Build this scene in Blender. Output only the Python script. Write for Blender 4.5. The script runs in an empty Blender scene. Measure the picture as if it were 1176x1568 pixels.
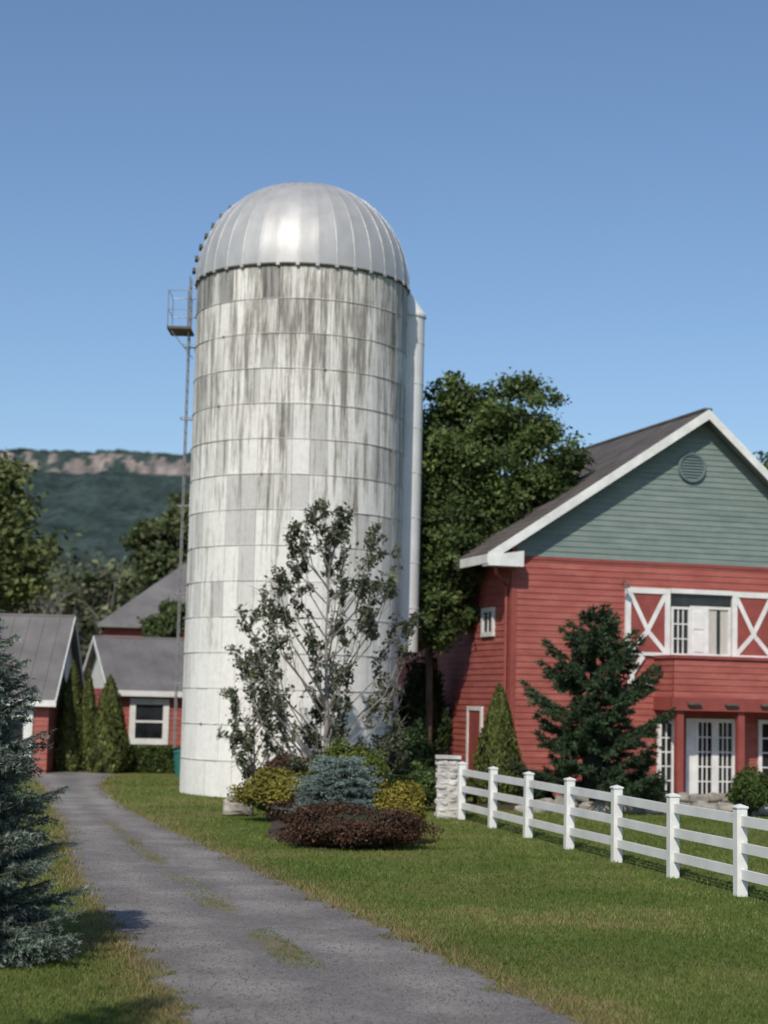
import bpy, math, random
import numpy as np
from mathutils import Vector, Matrix, noise
random.seed(7); rng=np.random.default_rng(7)
scene=bpy.context.scene
D=bpy.data
# ---------------------------------------------------------------- helpers
def link(o,parent=None):
    scene.collection.objects.link(o)
    if parent is not None: o.parent=parent
    return o
def empty(name,loc=(0,0,0),rz=0):
    e=D.objects.new(name,None); e.location=loc; e.rotation_euler=(0,0,rz); e.empty_display_size=.3
    return link(e)
def mesh_np(name,V,F,mat,parent=None,col=None,smooth=False):
    V=np.asarray(V,dtype=np.float32); F=np.asarray(F,dtype=np.int32)
    me=D.meshes.new(name); me.vertices.add(len(V)); me.vertices.foreach_set('co',V.ravel())
    m,k=F.shape
    me.loops.add(m*k); me.loops.foreach_set('vertex_index',F.ravel())
    me.polygons.add(m); me.polygons.foreach_set('loop_start',np.arange(0,m*k,k,dtype=np.int32))
    me.update(calc_edges=True); me.validate()
    if col is not None:
        c=np.ones((len(V),4),dtype=np.float32); c[:,:3]=col
        a=me.color_attributes.new('Col','FLOAT_COLOR','POINT'); a.data.foreach_set('color',c.ravel())
    if smooth: me.polygons.foreach_set('use_smooth',np.ones(m,dtype=bool))
    me.materials.append(mat)
    return link(D.objects.new(name,me),parent)
class MB:
    def __init__(s): s.v=[]; s.f=[]; s.c=[]
    def poly(s,pts,col=None):
        b=len(s.v); s.v+= [tuple(p) for p in pts]; s.f.append(list(range(b,b+len(pts))))
        s.c+=[col if col else (1,1,1)]*len(pts)
    def hexa(s,P,col=None):
        b=len(s.v); s.v+=[tuple(p) for p in P]; s.c+=[col if col else (1,1,1)]*8
        for q in ((0,3,2,1),(4,5,6,7),(0,1,5,4),(1,2,6,5),(2,3,7,6),(3,0,4,7)): s.f.append([b+i for i in q])
    def box(s,x0,x1,y0,y1,z0,z1,M=None,col=None):
        P=[(x0,y0,z0),(x1,y0,z0),(x1,y1,z0),(x0,y1,z0),(x0,y0,z1),(x1,y0,z1),(x1,y1,z1),(x0,y1,z1)]
        if M: P=[M(*p) for p in P]
        s.hexa(P,col)
    def tube(s,pts,radii,n=6,col=None,cap=True):
        pts=[Vector(p) for p in pts]; b0=len(s.v); prev=None
        for i,p in enumerate(pts):
            d=(pts[min(i+1,len(pts)-1)]-pts[max(i-1,0)]).normalized()
            if prev is None: a=d.orthogonal().normalized()
            else:
                a=(prev-d*prev.dot(d)); a=a.normalized() if a.length>1e-5 else d.orthogonal().normalized()
            prev=a; b=d.cross(a)
            for k in range(n):
                t=2*math.pi*k/n; s.v.append(tuple(p+(a*math.cos(t)+b*math.sin(t))*radii[i])); s.c.append(col or (1,1,1))
        for i in range(len(pts)-1):
            for k in range(n):
                k2=(k+1)%n; s.f.append([b0+i*n+k,b0+i*n+k2,b0+(i+1)*n+k2,b0+(i+1)*n+k])
        if cap:
            s.f.append([b0+k for k in range(n)][::-1]); s.f.append([b0+(len(pts)-1)*n+k for k in range(n)])
    def obj(s,name,mat,parent=None,smooth=False,color=False,bevel=0):
        me=D.meshes.new(name); me.from_pydata(s.v,[],s.f); me.update()
        if color:
            a=me.color_attributes.new('Col','FLOAT_COLOR','POINT')
            a.data.foreach_set('color',np.hstack([np.array(s.c,dtype=np.float32),np.ones((len(s.c),1),dtype=np.float32)]).ravel())
        if smooth: me.polygons.foreach_set('use_smooth',np.ones(len(me.polygons),dtype=bool))
        me.materials.append(mat); o=link(D.objects.new(name,me),parent)
        if bevel:
            m=o.modifiers.new('b','BEVEL'); m.width=bevel; m.segments=2; m.limit_method='ANGLE'
        return o
# ---------------------------------------------------------------- materials
def newmat(name):
    m=D.materials.new(name); m.use_nodes=True; nt=m.node_tree; bs=nt.nodes['Principled BSDF']
    return m,nt,bs
def nd(nt,t,**k):
    n=nt.nodes.new(t)
    for a,v in k.items():
        if a in n.inputs.keys(): n.inputs[a].default_value=v
        else: setattr(n,a,v)
    return n
def L(nt,a,b): nt.links.new(a,b)
def coords(nt,scale=(1,1,1)):
    tc=nd(nt,'ShaderNodeTexCoord'); mp=nd(nt,'ShaderNodeMapping'); mp.inputs['Scale'].default_value=scale
    L(nt,tc.outputs['Object'],mp.inputs['Vector']); return mp.outputs['Vector']
def noi(nt,vec,scale,detail=4,rough=.6):
    n=nd(nt,'ShaderNodeTexNoise',Scale=scale,Detail=detail,Roughness=rough); L(nt,vec,n.inputs['Vector']); return n.outputs['Fac']
def ramp(nt,fac,stops):
    r=nd(nt,'ShaderNodeValToRGB'); e=r.color_ramp.elements
    while len(e)<len(stops): e.new(.5)
    for i,(p,c) in enumerate(stops):
        e[i].position=p; e[i].color=(c[0],c[1],c[2],1) if hasattr(c,'__len__') else (c,c,c,1)
    L(nt,fac,r.inputs['Fac']); return r.outputs['Color']
def mix(nt,a,b,fac,mode='MIX'):
    m=nd(nt,'ShaderNodeMix',data_type='RGBA',blend_type=mode)
    for i,x in ((6,a),(7,b)):
        if hasattr(x,'links') : L(nt,x,m.inputs[i])
        else: m.inputs[i].default_value=(*x,1)
    if hasattr(fac,'links'): L(nt,fac,m.inputs[0])
    else: m.inputs[0].default_value=fac
    return m.outputs[2]
def ma(nt,op,a,b,c=None):
    n=nd(nt,'ShaderNodeMath',operation=op)
    for i,x in enumerate((a,b,c)):
        if x is None: continue
        if hasattr(x,'links'): L(nt,x,n.inputs[i])
        else: n.inputs[i].default_value=x
    return n.outputs[0]
def bump(nt,bs,h,st=.3,dist=.02):
    b=nd(nt,'ShaderNodeBump',Strength=st,Distance=dist); L(nt,h,b.inputs['Height']); L(nt,b.outputs['Normal'],bs.inputs['Normal'])
def mat_noisy(name,c1,c2,scale=3,rough=.7,stretch=(1,1,1),bst=.2,bd=.01,c3=None,metallic=0,fine=None):
    m,nt,bs=newmat(name); v=coords(nt,stretch); n=noi(nt,v,scale,6)
    st=[(.35,c1),(.65,c2)] if c3 is None else [(.3,c1),(.5,c2),(.68,c3)]
    col=ramp(nt,n,st)
    L(nt,col,bs.inputs['Base Color']); bs.inputs['Roughness'].default_value=rough; bs.inputs['Metallic'].default_value=metallic
    bump(nt,bs,noi(nt,v,fine or scale*6,4),bst,bd); return m
def mat_siding(name,c1,c2,c3):
    m,nt,bs=newmat(name); v=coords(nt,(1,1,2.2)); n=noi(nt,v,1.3,6,.65); n2=noi(nt,coords(nt,(.35,.35,7)),1.0,3,.6); n3=noi(nt,v,14,4,.7)
    s=ma(nt,'ADD',ma(nt,'MULTIPLY',n,.5),ma(nt,'MULTIPLY_ADD',n2,.4,ma(nt,'MULTIPLY',n3,.15)))
    L(nt,ramp(nt,s,[(.40,c1),(.52,c2),(.64,c3)]),bs.inputs['Base Color']); bs.inputs['Roughness'].default_value=.7
    bump(nt,bs,noi(nt,v,40,4),.25,.004); return m
def mat_leaf(name,transl=.3,rough=.55):
    m,nt,bs=newmat(name); at=nd(nt,'ShaderNodeAttribute',attribute_name='Col')
    L(nt,at.outputs['Color'],bs.inputs['Base Color']); bs.inputs['Roughness'].default_value=rough
    bs.inputs['Specular IOR Level'].default_value=.25
    tr=nd(nt,'ShaderNodeBsdfTranslucent'); L(nt,mix(nt,at.outputs['Color'],(1.0,1.0,.5),.5,'MULTIPLY'),tr.inputs['Color'])
    ms=nd(nt,'ShaderNodeMixShader'); ms.inputs[0].default_value=transl
    L(nt,bs.outputs[0],ms.inputs[1]); L(nt,tr.outputs[0],ms.inputs[2]); L(nt,ms.outputs[0],nt.nodes['Material Output'].inputs['Surface']); return m
M_leaf=mat_leaf('foliage'); M_needle=mat_leaf('needles',.12,.6); M_grassb=mat_leaf('grass_blades',.25,.6)
M_bark=mat_noisy('bark',(.05,.04,.03),(.13,.11,.09),8,.9,(1,1,.2),.6,.02)
M_barkg=mat_noisy('bark_grey',(.16,.15,.13),(.30,.28,.25),8,.9,(1,1,.2),.4,.02)
M_barkf=mat_noisy('bark_woodland',(.10,.092,.082),(.21,.19,.17),3,.9,(1,1,.2),.3,.02)
M_core=mat_noisy('shrub_core',(.012,.018,.009),(.020,.030,.013),9,.9)  # near-black green: shade inside the plants put into the colour
M_red=mat_siding('red_siding',(.255,.062,.048),(.335,.086,.068),(.40,.128,.102))
M_redd=mat_noisy('red_trim',(.23,.050,.040),(.30,.070,.057),2,.6,bst=.1)
M_teal=mat_siding('green_grey_siding',(.135,.180,.168),(.175,.225,.21),(.22,.265,.245))
M_white=mat_noisy('white_paint',(.64,.64,.62),(.80,.80,.78),2.5,.45,bst=.08,bd=.003)
M_vinyl=mat_noisy('white_fence_paint',(.66,.66,.63),(.79,.79,.77),1.4,.4,bst=.04,bd=.003)
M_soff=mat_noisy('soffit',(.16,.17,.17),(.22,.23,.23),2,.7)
M_roof=mat_noisy('roof_shingle',(.075,.065,.062),(.125,.11,.103),1.2,.85,(1,1,1),.5,.01,fine=30)
M_roofm=mat_noisy('roof_metal',(.12,.112,.11),(.18,.17,.167),.8,.55,(1,1,1),.1,.01)
M_conc=mat_noisy('concrete_core',(.28,.27,.25),(.38,.36,.33),2,.9)
M_stone=mat_noisy('stone',(.20,.185,.16),(.43,.39,.34),2.2,.9,bst=.7,bd=.03,fine=9)
M_pier=mat_noisy('whitewashed_stone',(.34,.33,.31),(.60,.58,.55),3,.9,bst=.6,bd=.02,fine=11)
M_mulch=mat_noisy('mulch',(.045,.028,.018),(.12,.08,.055),9,.95,bst=1,bd=.05)
M_steel=mat_noisy('grey_steel',(.22,.21,.20),(.32,.31,.30),3,.5,metallic=.5)
M_dark=mat_noisy('dark_rust',(.06,.055,.05),(.12,.10,.09),6,.7)
M_curt=mat_noisy('curtain',(.42,.41,.37),(.55,.53,.48),5,.9,(6,6,.5))
M_bin=mat_noisy('teal_plastic',(.02,.12,.11),(.03,.15,.13),3,.4)
m,nt,bs=newmat('window_glass'); M_glass=m
L(nt,ramp(nt,noi(nt,coords(nt),1.3),[(.3,(.008,.009,.011)),(.7,(.035,.038,.042))]),bs.inputs['Base Color']); bs.inputs['Roughness'].default_value=.08
# silo staves
m,nt,bs=newmat('stave_concrete'); M_stave=m
at=nd(nt,'ShaderNodeAttribute',attribute_name='Col')
tc=nd(nt,'ShaderNodeTexCoord'); sep=nd(nt,'ShaderNodeSeparateXYZ'); L(nt,tc.outputs['Object'],sep.inputs[0])
hz=nd(nt,'ShaderNodeMapRange'); L(nt,sep.outputs['Z'],hz.inputs['Value']); hz.inputs['From Min'].default_value=2.5; hz.inputs['From Max'].default_value=13.0; hz.inputs['To Min'].default_value=-.085; hz.inputs['To Max'].default_value=.036
s1=noi(nt,coords(nt,(5.8,5.8,.34)),1.0,6,.75); s2=noi(nt,coords(nt,(15,15,1.3)),1.0,6,.78); s3=noi(nt,coords(nt,(1,1,1)),.6,3,.5)
sv=ma(nt,'ADD',ma(nt,'MULTIPLY_ADD',s1,.70,ma(nt,'MULTIPLY',s3,.14)),ma(nt,'MULTIPLY_ADD',s2,.24,hz.outputs[0]))
st=ramp(nt,sv,[(.515,(1,1,1)),(.55,(.85,.84,.82)),(.585,(.60,.585,.56)),(.64,(.33,.315,.29))])
c=mix(nt,at.outputs['Color'],st,1.0,'MULTIPLY')
c=mix(nt,c,ramp(nt,noi(nt,coords(nt,(1,1,1)),5,6,.8),[(.35,(.88,.875,.865)),(.6,(1.03,1.03,1.03))]),1.0,'MULTIPLY')
L(nt,c,bs.inputs['Base Color']); bs.inputs['Roughness'].default_value=.8; bump(nt,bs,s2,.3,.015)
# dome metal
m,nt,bs=newmat('galvanised_dome'); M_dome=m
L(nt,ramp(nt,noi(nt,coords(nt,(1,1,.5)),2.2,5),[(.3,(.40,.40,.395)),(.7,(.51,.51,.505))]),bs.inputs['Base Color'])
bs.inputs['Metallic'].default_value=.32; bs.inputs['Roughness'].default_value=.53
M_chute=mat_noisy('chute_paint',(.70,.70,.69),(.79,.79,.78),1.5,.5)
# ground
m,nt,bs=newmat('lawn'); M_lawn=m
v=coords(nt); a=noi(nt,v,.30,6,.65); b=noi(nt,v,5,6,.75); c3=noi(nt,v,40,4,.7)
g=ramp(nt,a,[(.34,(.085,.130,.024)),(.48,(.125,.160,.036)),(.58,(.180,.180,.062)),(.68,(.22,.185,.085))])
g=mix(nt,g,ramp(nt,b,[(.35,(.6,.65,.55)),(.62,(1.15,1.12,1.05))]),1,'MULTIPLY')
g=mix(nt,g,ramp(nt,c3,[(.35,(.6,.6,.6)),(.62,(1.25,1.25,1.2))]),1,'MULTIPLY')
L(nt,g,bs.inputs['Base Color']); bs.inputs['Roughness'].default_value=.9; bs.inputs['Specular IOR Level'].default_value=.1; bump(nt,bs,c3,.7,.03)
# road
m,nt,bs=newmat('gravel_drive'); M_road=m
v=coords(nt); at=nd(nt,'ShaderNodeAttribute',attribute_name='Col'); sp=nd(nt,'ShaderNodeSeparateColor'); L(nt,at.outputs['Color'],sp.inputs[0])
a=noi(nt,v,.8,6,.65); b=noi(nt,v,14,6,.8); cc=noi(nt,v,90,3,.7)
g=ramp(nt,a,[(.3,(.135,.124,.116)),(.5,(.20,.185,.175)),(.68,(.275,.257,.242))])
g=mix(nt,g,(1.35,1.33,1.31),ma(nt,'MULTIPLY',sp.outputs[1],1),'MULTIPLY')
g=mix(nt,g,ramp(nt,b,[(.32,(.62,.62,.62)),(.65,(1.22,1.21,1.2))]),1,'MULTIPLY')
g=mix(nt,g,ramp(nt,cc,[(.36,(.68,.68,.68)),(.64,(1.25,1.25,1.25))]),1,'MULTIPLY')
gm=ma(nt,'ADD',sp.outputs[0],ma(nt,'MULTIPLY_ADD',b,.7,ma(nt,'MULTIPLY_ADD',noi(nt,v,3,5,.7),1.1,-.95)))
gf=ramp(nt,gm,[(.40,0),(.66,1)])
dry=ramp(nt,noi(nt,v,6,4),[(.35,(.11,.115,.04)),(.6,(.20,.155,.09))])
g=mix(nt,g,dry,gf); L(nt,g,bs.inputs['Base Color']); bs.inputs['Roughness'].default_value=.92; bump(nt,bs,cc,.8,.015)
# ---------------------------------------------------------------- camera
cam=D.cameras.new('camera'); co=link(D.objects.new('camera',cam)); cam.sensor_fit='HORIZONTAL'; cam.sensor_width=36; cam.lens=36*2700/1176
cam.clip_start=.1; cam.clip_end=12000
co.matrix_world=Matrix.Translation((0,0,2.7))@Matrix.Rotation(math.radians(96.05),4,'X')@Matrix.Rotation(math.radians(1.38),4,'Z')
cam.dof.use_dof=True; cam.dof.focus_distance=22; cam.dof.aperture_fstop=1.7
scene.camera=co
# ---------------------------------------------------------------- light
tosun=Vector((-.22,-.72,.68)).normalized()
sd=D.lights.new('sun','SUN'); sd.energy=3.7; sd.angle=math.radians(.7); sd.color=(1,.925,.81)
so=link(D.objects.new('sun',sd)); so.rotation_euler=tosun.to_track_quat('Z','Y').to_euler()
w=D.worlds.new('World'); scene.world=w; w.use_nodes=True; nt=w.node_tree; bg=nt.nodes['Background']
sk=nt.nodes.new('ShaderNodeTexSky'); sk.sky_type='NISHITA'; sk.sun_disc=False
sk.sun_elevation=math.asin(tosun.z); sk.sun_rotation=math.atan2(tosun.x,tosun.y)%(2*math.pi)
sk.air_density=1.0; sk.dust_density=.6; sk.ozone_density=4.6
L(nt,sk.outputs[0],bg.inputs[0]); bg.inputs[1].default_value=.115
scene.view_settings.view_transform='Standard'; scene.view_settings.look='None'; scene.view_settings.exposure=0; scene.view_settings.gamma=1
# ---------------------------------------------------------------- ground + road
S=7000
mesh_np('ground',[(-S,-S,0),(S,-S,0),(S,S,0),(-S,S,0)],[(0,1,2,3)],M_lawn)
RY=np.array([2,8,15.1,18.4,21.5,26,31,36,42,51,57,66]); 
RL=np.array([-.2,-.7,-1.65,-2.42,-3.25,-4.3,-5.38,-6.3,-7.7,-9.6,-11.2,-14.5])
RR=np.array([5.4,3.9,1.9,.93,.1,-1.25,-2.7,-4.2,-5.9,-7.95,-8.6,-9.2])
def roadx(y): return np.interp(y,RY,RL),np.interp(y,RY,RR)
ny,nx=420,40
ys=np.linspace(2,66,ny)
k=np.ones(9)/9
def sm(a): return np.convolve(np.pad(a,4,mode='edge'),k,'valid')
xl=sm(roadx(ys)[0]); xr=sm(roadx(ys)[1])
wig=np.array([noise.noise(Vector((y*1.3,0,0)))*.14+noise.noise(Vector((y*4,5,0)))*.07 for y in ys]); wig2=np.array([noise.noise(Vector((y*1.3,9,0)))*.14+noise.noise(Vector((y*4,15,0)))*.07 for y in ys])
V=[];C=[]
for j in range(ny):
    for i in range(nx):
        t=i/(nx-1); x=(xl[j]+wig[j])*(1-t)+(xr[j]+wig2[j])*t
        cen=math.exp(-((t-.50)/.085)**2)*(.68*max(0,min(1,(ys[j]-17.5)/1.5))*max(0,min(1,(44-ys[j])/6)))
        cen*= .60+.95*max(0,noise.noise(Vector((ys[j]*.45,3.3,1)))+.35)
        edge=max(0,1-min(t,1-t)/.075)*.8
        trk=math.exp(-((t-.26)/.11)**2)+math.exp(-((t-.75)/.11)**2)
        V.append((x,ys[j],.004)); C.append((max(cen,edge),min(1,trk)*.75,0))
F=[(j*nx+i,j*nx+i+1,(j+1)*nx+i+1,(j+1)*nx+i) for j in range(ny-1) for i in range(nx-1)]
mesh_np('gravel_driveway',V,F,M_road,col=np.array(C))
def pebbles(name,n,P,size,cols,mat):
    base=np.array([(1,0,-.3),(-.5,.87,-.3),(-.5,-.87,-.3),(0,0,.7)]); 
    th=rng.uniform(0,6.28,n); s=size*rng.uniform(.5,1.4,n)
    c,sn=np.cos(th),np.sin(th)
    V=np.zeros((n,4,3)); 
    V[:,:,0]=(base[None,:,0]*c[:,None]-base[None,:,1]*sn[:,None])*s[:,None]+P[:,0:1]
    V[:,:,1]=(base[None,:,0]*sn[:,None]+base[None,:,1]*c[:,None])*s[:,None]+P[:,1:2]
    V[:,:,2]=base[None,:,2]*s[:,None]+P[:,2:3]
    F=np.array([(0,1,3),(1,2,3),(2,0,3)])[None]+4*np.arange(n)[:,None,None]
    return mesh_np(name,V.reshape(-1,3),F.reshape(-1,3),mat,col=np.repeat(cols,4,axis=0))
n=15000; y=1/rng.uniform(1/40,1/13,n); l,r=roadx(y); t=rng.beta(.8,.8,n); P=np.stack([l*(1-t)+r*t,y,np.full(n,.007)],1)
g=rng.uniform(.09,.27,n); pebbles('loose_gravel',n,P,.011,np.stack([g,g*.95,g*.90],1),M_grassb)
def vn(x,y,f,s=0):
    return np.array([noise.noise(Vector((a*f,b*f,s))) for a,b in zip(x,y)])
def blades(name,P,h,wd,cols):
    n=len(P); th=rng.uniform(0,6.28,n); d=np.stack([np.cos(th),np.sin(th),np.zeros(n)],1)*wd[:,None]
    lean=np.stack([rng.normal(0,.5,n),rng.normal(0,.5,n),np.ones(n)],1)*h[:,None]
    V=np.stack([P-d,P+d,P+lean],1).reshape(-1,3); F=np.arange(3*n).reshape(-1,3)
    return mesh_np(name,V,F,M_grassb,col=np.repeat(cols,3,axis=0))
n=230000; y=1/rng.uniform(1/58,1/13.2,n); x=rng.uniform(-.225,.235,n)*y
l,r=roadx(y); e=.14*np.sin(y*7)+.10*np.sin(y*17)+vn(y,y,1.1,6)*.5
tt=(x-l)/(r-l)
keep=(x<l+.12+e*.6)|(x>r-.12+e*.6)
inc=(np.abs(tt-.5)<.075)&(y>18)&(y<42)&(vn(x,y,.8,2)>.04)&(rng.random(n)<.7)
edge=np.minimum(np.abs(x-l),np.abs(x-r))
keep|=inc
bed=((x+.7)/1.6)**2+((y-38.9)/6.4)**2<1
keep&=~bed
x,y,edge,inc=x[keep],y[keep],edge[keep],inc[keep]; n=len(x)
pn=vn(x,y,.33)+.5*vn(x,y,1.2,4)+.3*vn(x,y,4,8)
g1=np.array([.084,.138,.025]); g2=np.array([.190,.230,.062]); br=np.array([.29,.215,.11])
f=np.clip(pn*1.2+.42+rng.normal(0,.2,n),0,1)[:,None]; col=g1*(1-f)+g2*f
db=np.clip(np.exp(-edge/.32)*1.25+np.clip((pn-.22)*1.8,0,.75)+rng.normal(0,.15,n),0,.95)*(rng.random(n)<.75)
db[inc]*=.7
col=col*(1-db[:,None])+br*db[:,None]; col*=rng.uniform(.7,1.25,n)[:,None]
hh=(.020+.020*rng.random(n)+np.exp(-edge/.2)*.045*rng.random(n))*(1+y/60); hh[inc]*=.6
blades('lawn_grass',np.stack([x,y,np.zeros(n)],1),hh,.0035*(y/14)**.9+.001,col)
# ---------------------------------------------------------------- foliage tools
def unit(a): return a/np.maximum(np.linalg.norm(a,axis=-1,keepdims=True),1e-6)
def leafmesh(name,P,size,cols,mat,parent,aspect=.55,bias=.5,outw=None):
    n=len(P); nn=rng.normal(size=(n,3)); nn[:,2]+=bias
    if outw is not None: nn+=outw*1.2
    nn=unit(nn); u=unit(np.cross(nn,rng.normal(size=(n,3)))); v=np.cross(nn,u)
    s=(size*rng.uniform(.6,1.35,n))[:,None]
    V=np.stack([P-u*s,P-v*s*aspect+u*s*.1,P+u*s,P+v*s*aspect+u*s*.1],1).reshape(-1,3)
    return mesh_np(name,V,np.arange(4*n).reshape(-1,4),mat,parent,col=np.repeat(cols,4,axis=0))
def clumppts(clumps,total,sub=26,sig=.2,shell=(.45,1.0)):
    P=[];T=[];O=[]; vol=np.array([c[3]**2*(c[4] if len(c)>4 else 1) for c in clumps]); vol/=vol.sum()
    for c,vv in zip(clumps,vol):
        cx=np.array(c[:3]); r=c[3]; zs=c[4] if len(c)>4 else 1.
        d=unit(rng.normal(size=(sub,3))); rr=rng.uniform(shell[0],shell[1],(sub,1))
        sc=d*rr*r*np.array([1,1,zs]); tone=rng.normal(0,1,sub)
        n=int(total*vv); idx=rng.integers(0,sub,n)
        p=sc[idx]+rng.normal(size=(n,3))*sig*r*np.array([1,1,.75])
        P.append(cx+p); T.append(tone[idx]); O.append(unit(p))
    return np.vstack(P),np.concatenate(T),np.vstack(O)
def foliage(name,clumps,total,size,base,parent,var=.22,lvar=.18,sub=26,sig=.2,mat=None,aspect=.55,shell=(.45,1.0),warm=.15):
    P,T,O=clumppts(clumps,total,sub,sig,shell); n=len(P)
    c=np.array(base)[None]*np.exp(T*var+rng.normal(0,lvar,n))[:,None]
    c[:,0]*=1+warm*np.clip(rng.normal(0,1,n)+T*.5,-1,3)*.5
    return leafmesh(name,P,size,c,mat or M_leaf,parent,aspect,outw=O*.5)
def segneedles(name,A,B,per_m,ln,wd,base,parent,mat=None,along=.7,tipblue=None,var=.2,tone=None):
    Ls=np.linalg.norm(B-A,axis=1); cnt=np.maximum(1,(Ls*per_m).astype(int)); idx=np.repeat(np.arange(len(A)),cnt); n=len(idx)
    t=rng.random(n)[:,None]; p=A[idx]*(1-t)+B[idx]*t; d=unit(B-A)[idx]
    q=unit(d*along+unit(rng.normal(size=(n,3)))*.9); side=unit(np.cross(q,rng.normal(size=(n,3))))
    l=(ln*rng.uniform(.7,1.3,n))[:,None]; V=np.stack([p-side*wd,p+side*wd,p+q*l],1).reshape(-1,3)
    tn=(tone if tone is not None else np.zeros(len(A)))[idx]
    c=np.array(base)[None]*np.exp(rng.normal(0,var,n)+tn)[:,None]
    if tipblue is not None:
        k=np.clip(t**1.6,0,1)*.85; c=c*(1-k)+np.array(tipblue)[None]*k*np.exp(tn)[:,None]
    return mesh_np(name,V,np.arange(3*n).reshape(-1,3),mat or M_needle,parent,col=np.repeat(c,3,axis=0))
def conifer(name,base,H,R,nb,basecol,ln,wd,per_m,z0=.2,power=.85,droop=-.1,tip=None,irr=.2,twsp=.12,curl=.25,tlen=.38,core=0,rise=.55,whorl=0):
    e=empty(name,base); A=[];B=[];Tn=[]; mb=MB()
    mb.tube([(0,0,0),(0.02,0,H*.5),(0,0,H*.97)],[.022*H**.9,.013*H**.9,.006],8)
    for i in range(nb):
        f=(i+.5)/nb
        if whorl: f=(math.floor(f*whorl)+.5)/whorl+random.uniform(-.2,.2)/whorl
        h=z0+(H-z0)*f; az=i*2.39996+random.uniform(-.4,.4)
        Lb=R*((1-f)**power)*random.uniform(1-irr,1+irr*.6)+.06
        d=np.array([math.cos(az),math.sin(az),0]); dr=droop+f*rise+random.uniform(-.08,.08); tn=random.gauss(0,.18)
        def pt(t): return np.array([0,0,h])+d*Lb*t+np.array([0,0,1])*(dr*Lb*t+curl*Lb*t*t)
        K=4; pts=[pt(k/K) for k in range(K+1)]
        mb.tube(pts,[.010+.010*Lb*(1-k/K) for k in range(K+1)],4,cap=False)
        for k in range(1,K): A.append(pts[k]);B.append(pts[k+1]);Tn.append(tn)
        nt_=int(Lb/twsp)+2
        for j in range(nt_):
            t=.12+.88*(j+random.random()*.6)/nt_; t=min(t,1); p0=pt(t)
            for s in (-1,1):
                a=az+s*random.uniform(.45,1.05); tl=(tlen*Lb*(1.05-t)+.10)*random.uniform(.7,1.2)
                dd=np.array([math.cos(a),math.sin(a),random.uniform(-.30,.30)])
                A.append(p0);B.append(p0+dd*tl);Tn.append(tn+random.gauss(0,.14))
                if tl>.3:
                    for q in (.4,.7):
                        a3=a-s*.6; A.append(p0+dd*tl*q);B.append(p0+dd*tl*q+np.array([math.cos(a3),math.sin(a3),random.uniform(-.3,.3)])*tl*.45);Tn.append(tn+random.gauss(0,.14))
    mb.obj('trunk_and_limbs',M_bark,e)
    if core:
        mb=MB(); mb.tube([(0,0,z0+.05),(0,0,z0+(H-z0)*.12),(0,0,z0+(H-z0)*.5),(0,0,H*.85)],[R*core*.8,R*core,R*core*.6,.03],12); mb.obj('inner_shade_core',M_core,e,smooth=True)
    segneedles('needles',np.array(A),np.array(B),per_m,ln,wd,basecol,e,tipblue=tip,tone=np.array(Tn)); return e
def ellipsoid(mb,c,rx,ry,rz,n=14,m=8,jit=.06):
    b=len(mb.v)
    for j in range(m+1):
        ph=math.pi*j/m
        for i in range(n):
            th=2*math.pi*i/n; k=1+random.uniform(-jit,jit)
            mb.v.append((c[0]+rx*k*math.sin(ph)*math.cos(th),c[1]+ry*k*math.sin(ph)*math.sin(th),max(c[2]+rz*k*math.cos(ph),.0))); mb.c.append((1,1,1))
    for j in range(m):
        for i in range(n):
            i2=(i+1)%n; mb.f.append([b+j*n+i,b+(j+1)*n+i,b+(j+1)*n+i2,b+j*n+i2])
def shrub(name,loc,rx,ry,rz,n,size,base,zc=None,var=.2,mat=None,aspect=.5,lumps=40,lump=.22,tuft=.12):
    e=empty(name,loc); zc=rz*.75 if zc is None else zc
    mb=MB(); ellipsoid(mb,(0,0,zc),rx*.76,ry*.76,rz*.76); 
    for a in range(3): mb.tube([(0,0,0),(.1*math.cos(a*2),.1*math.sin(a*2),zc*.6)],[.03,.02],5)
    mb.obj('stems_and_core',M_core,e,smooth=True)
    d=unit(rng.normal(size=(lumps,3))); d[:,2]=np.abs(d[:,2])*1.0-.35; d=unit(d)
    T=rng.normal(0,1,lumps); hgt=rng.uniform(.6,1.6,lumps); idx=rng.integers(0,lumps,n)
    q=unit(d[idx]+rng.normal(size=(n,3))*.26); rad=(1+lump*hgt[idx]*np.exp(-((q-d[idx])**2).sum(1)*12)-lump*.6)*rng.uniform(.78,1.05,n)
    sp=rng.random(n)<.06; rad[sp]+=rng.uniform(0,tuft,sp.sum())
    P=q*np.array([rx,ry,rz])*rad[:,None]+np.array([0,0,zc]); k=P[:,2]>.02; P=P[k];q=q[k];T=T[idx][k]
    c=np.array(base)[None]*np.exp(T*var*.8+rng.normal(0,var,len(P)))[:,None]
    leafmesh('leaves',P,size,c,mat or M_leaf,e,aspect,outw=q); return e
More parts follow.
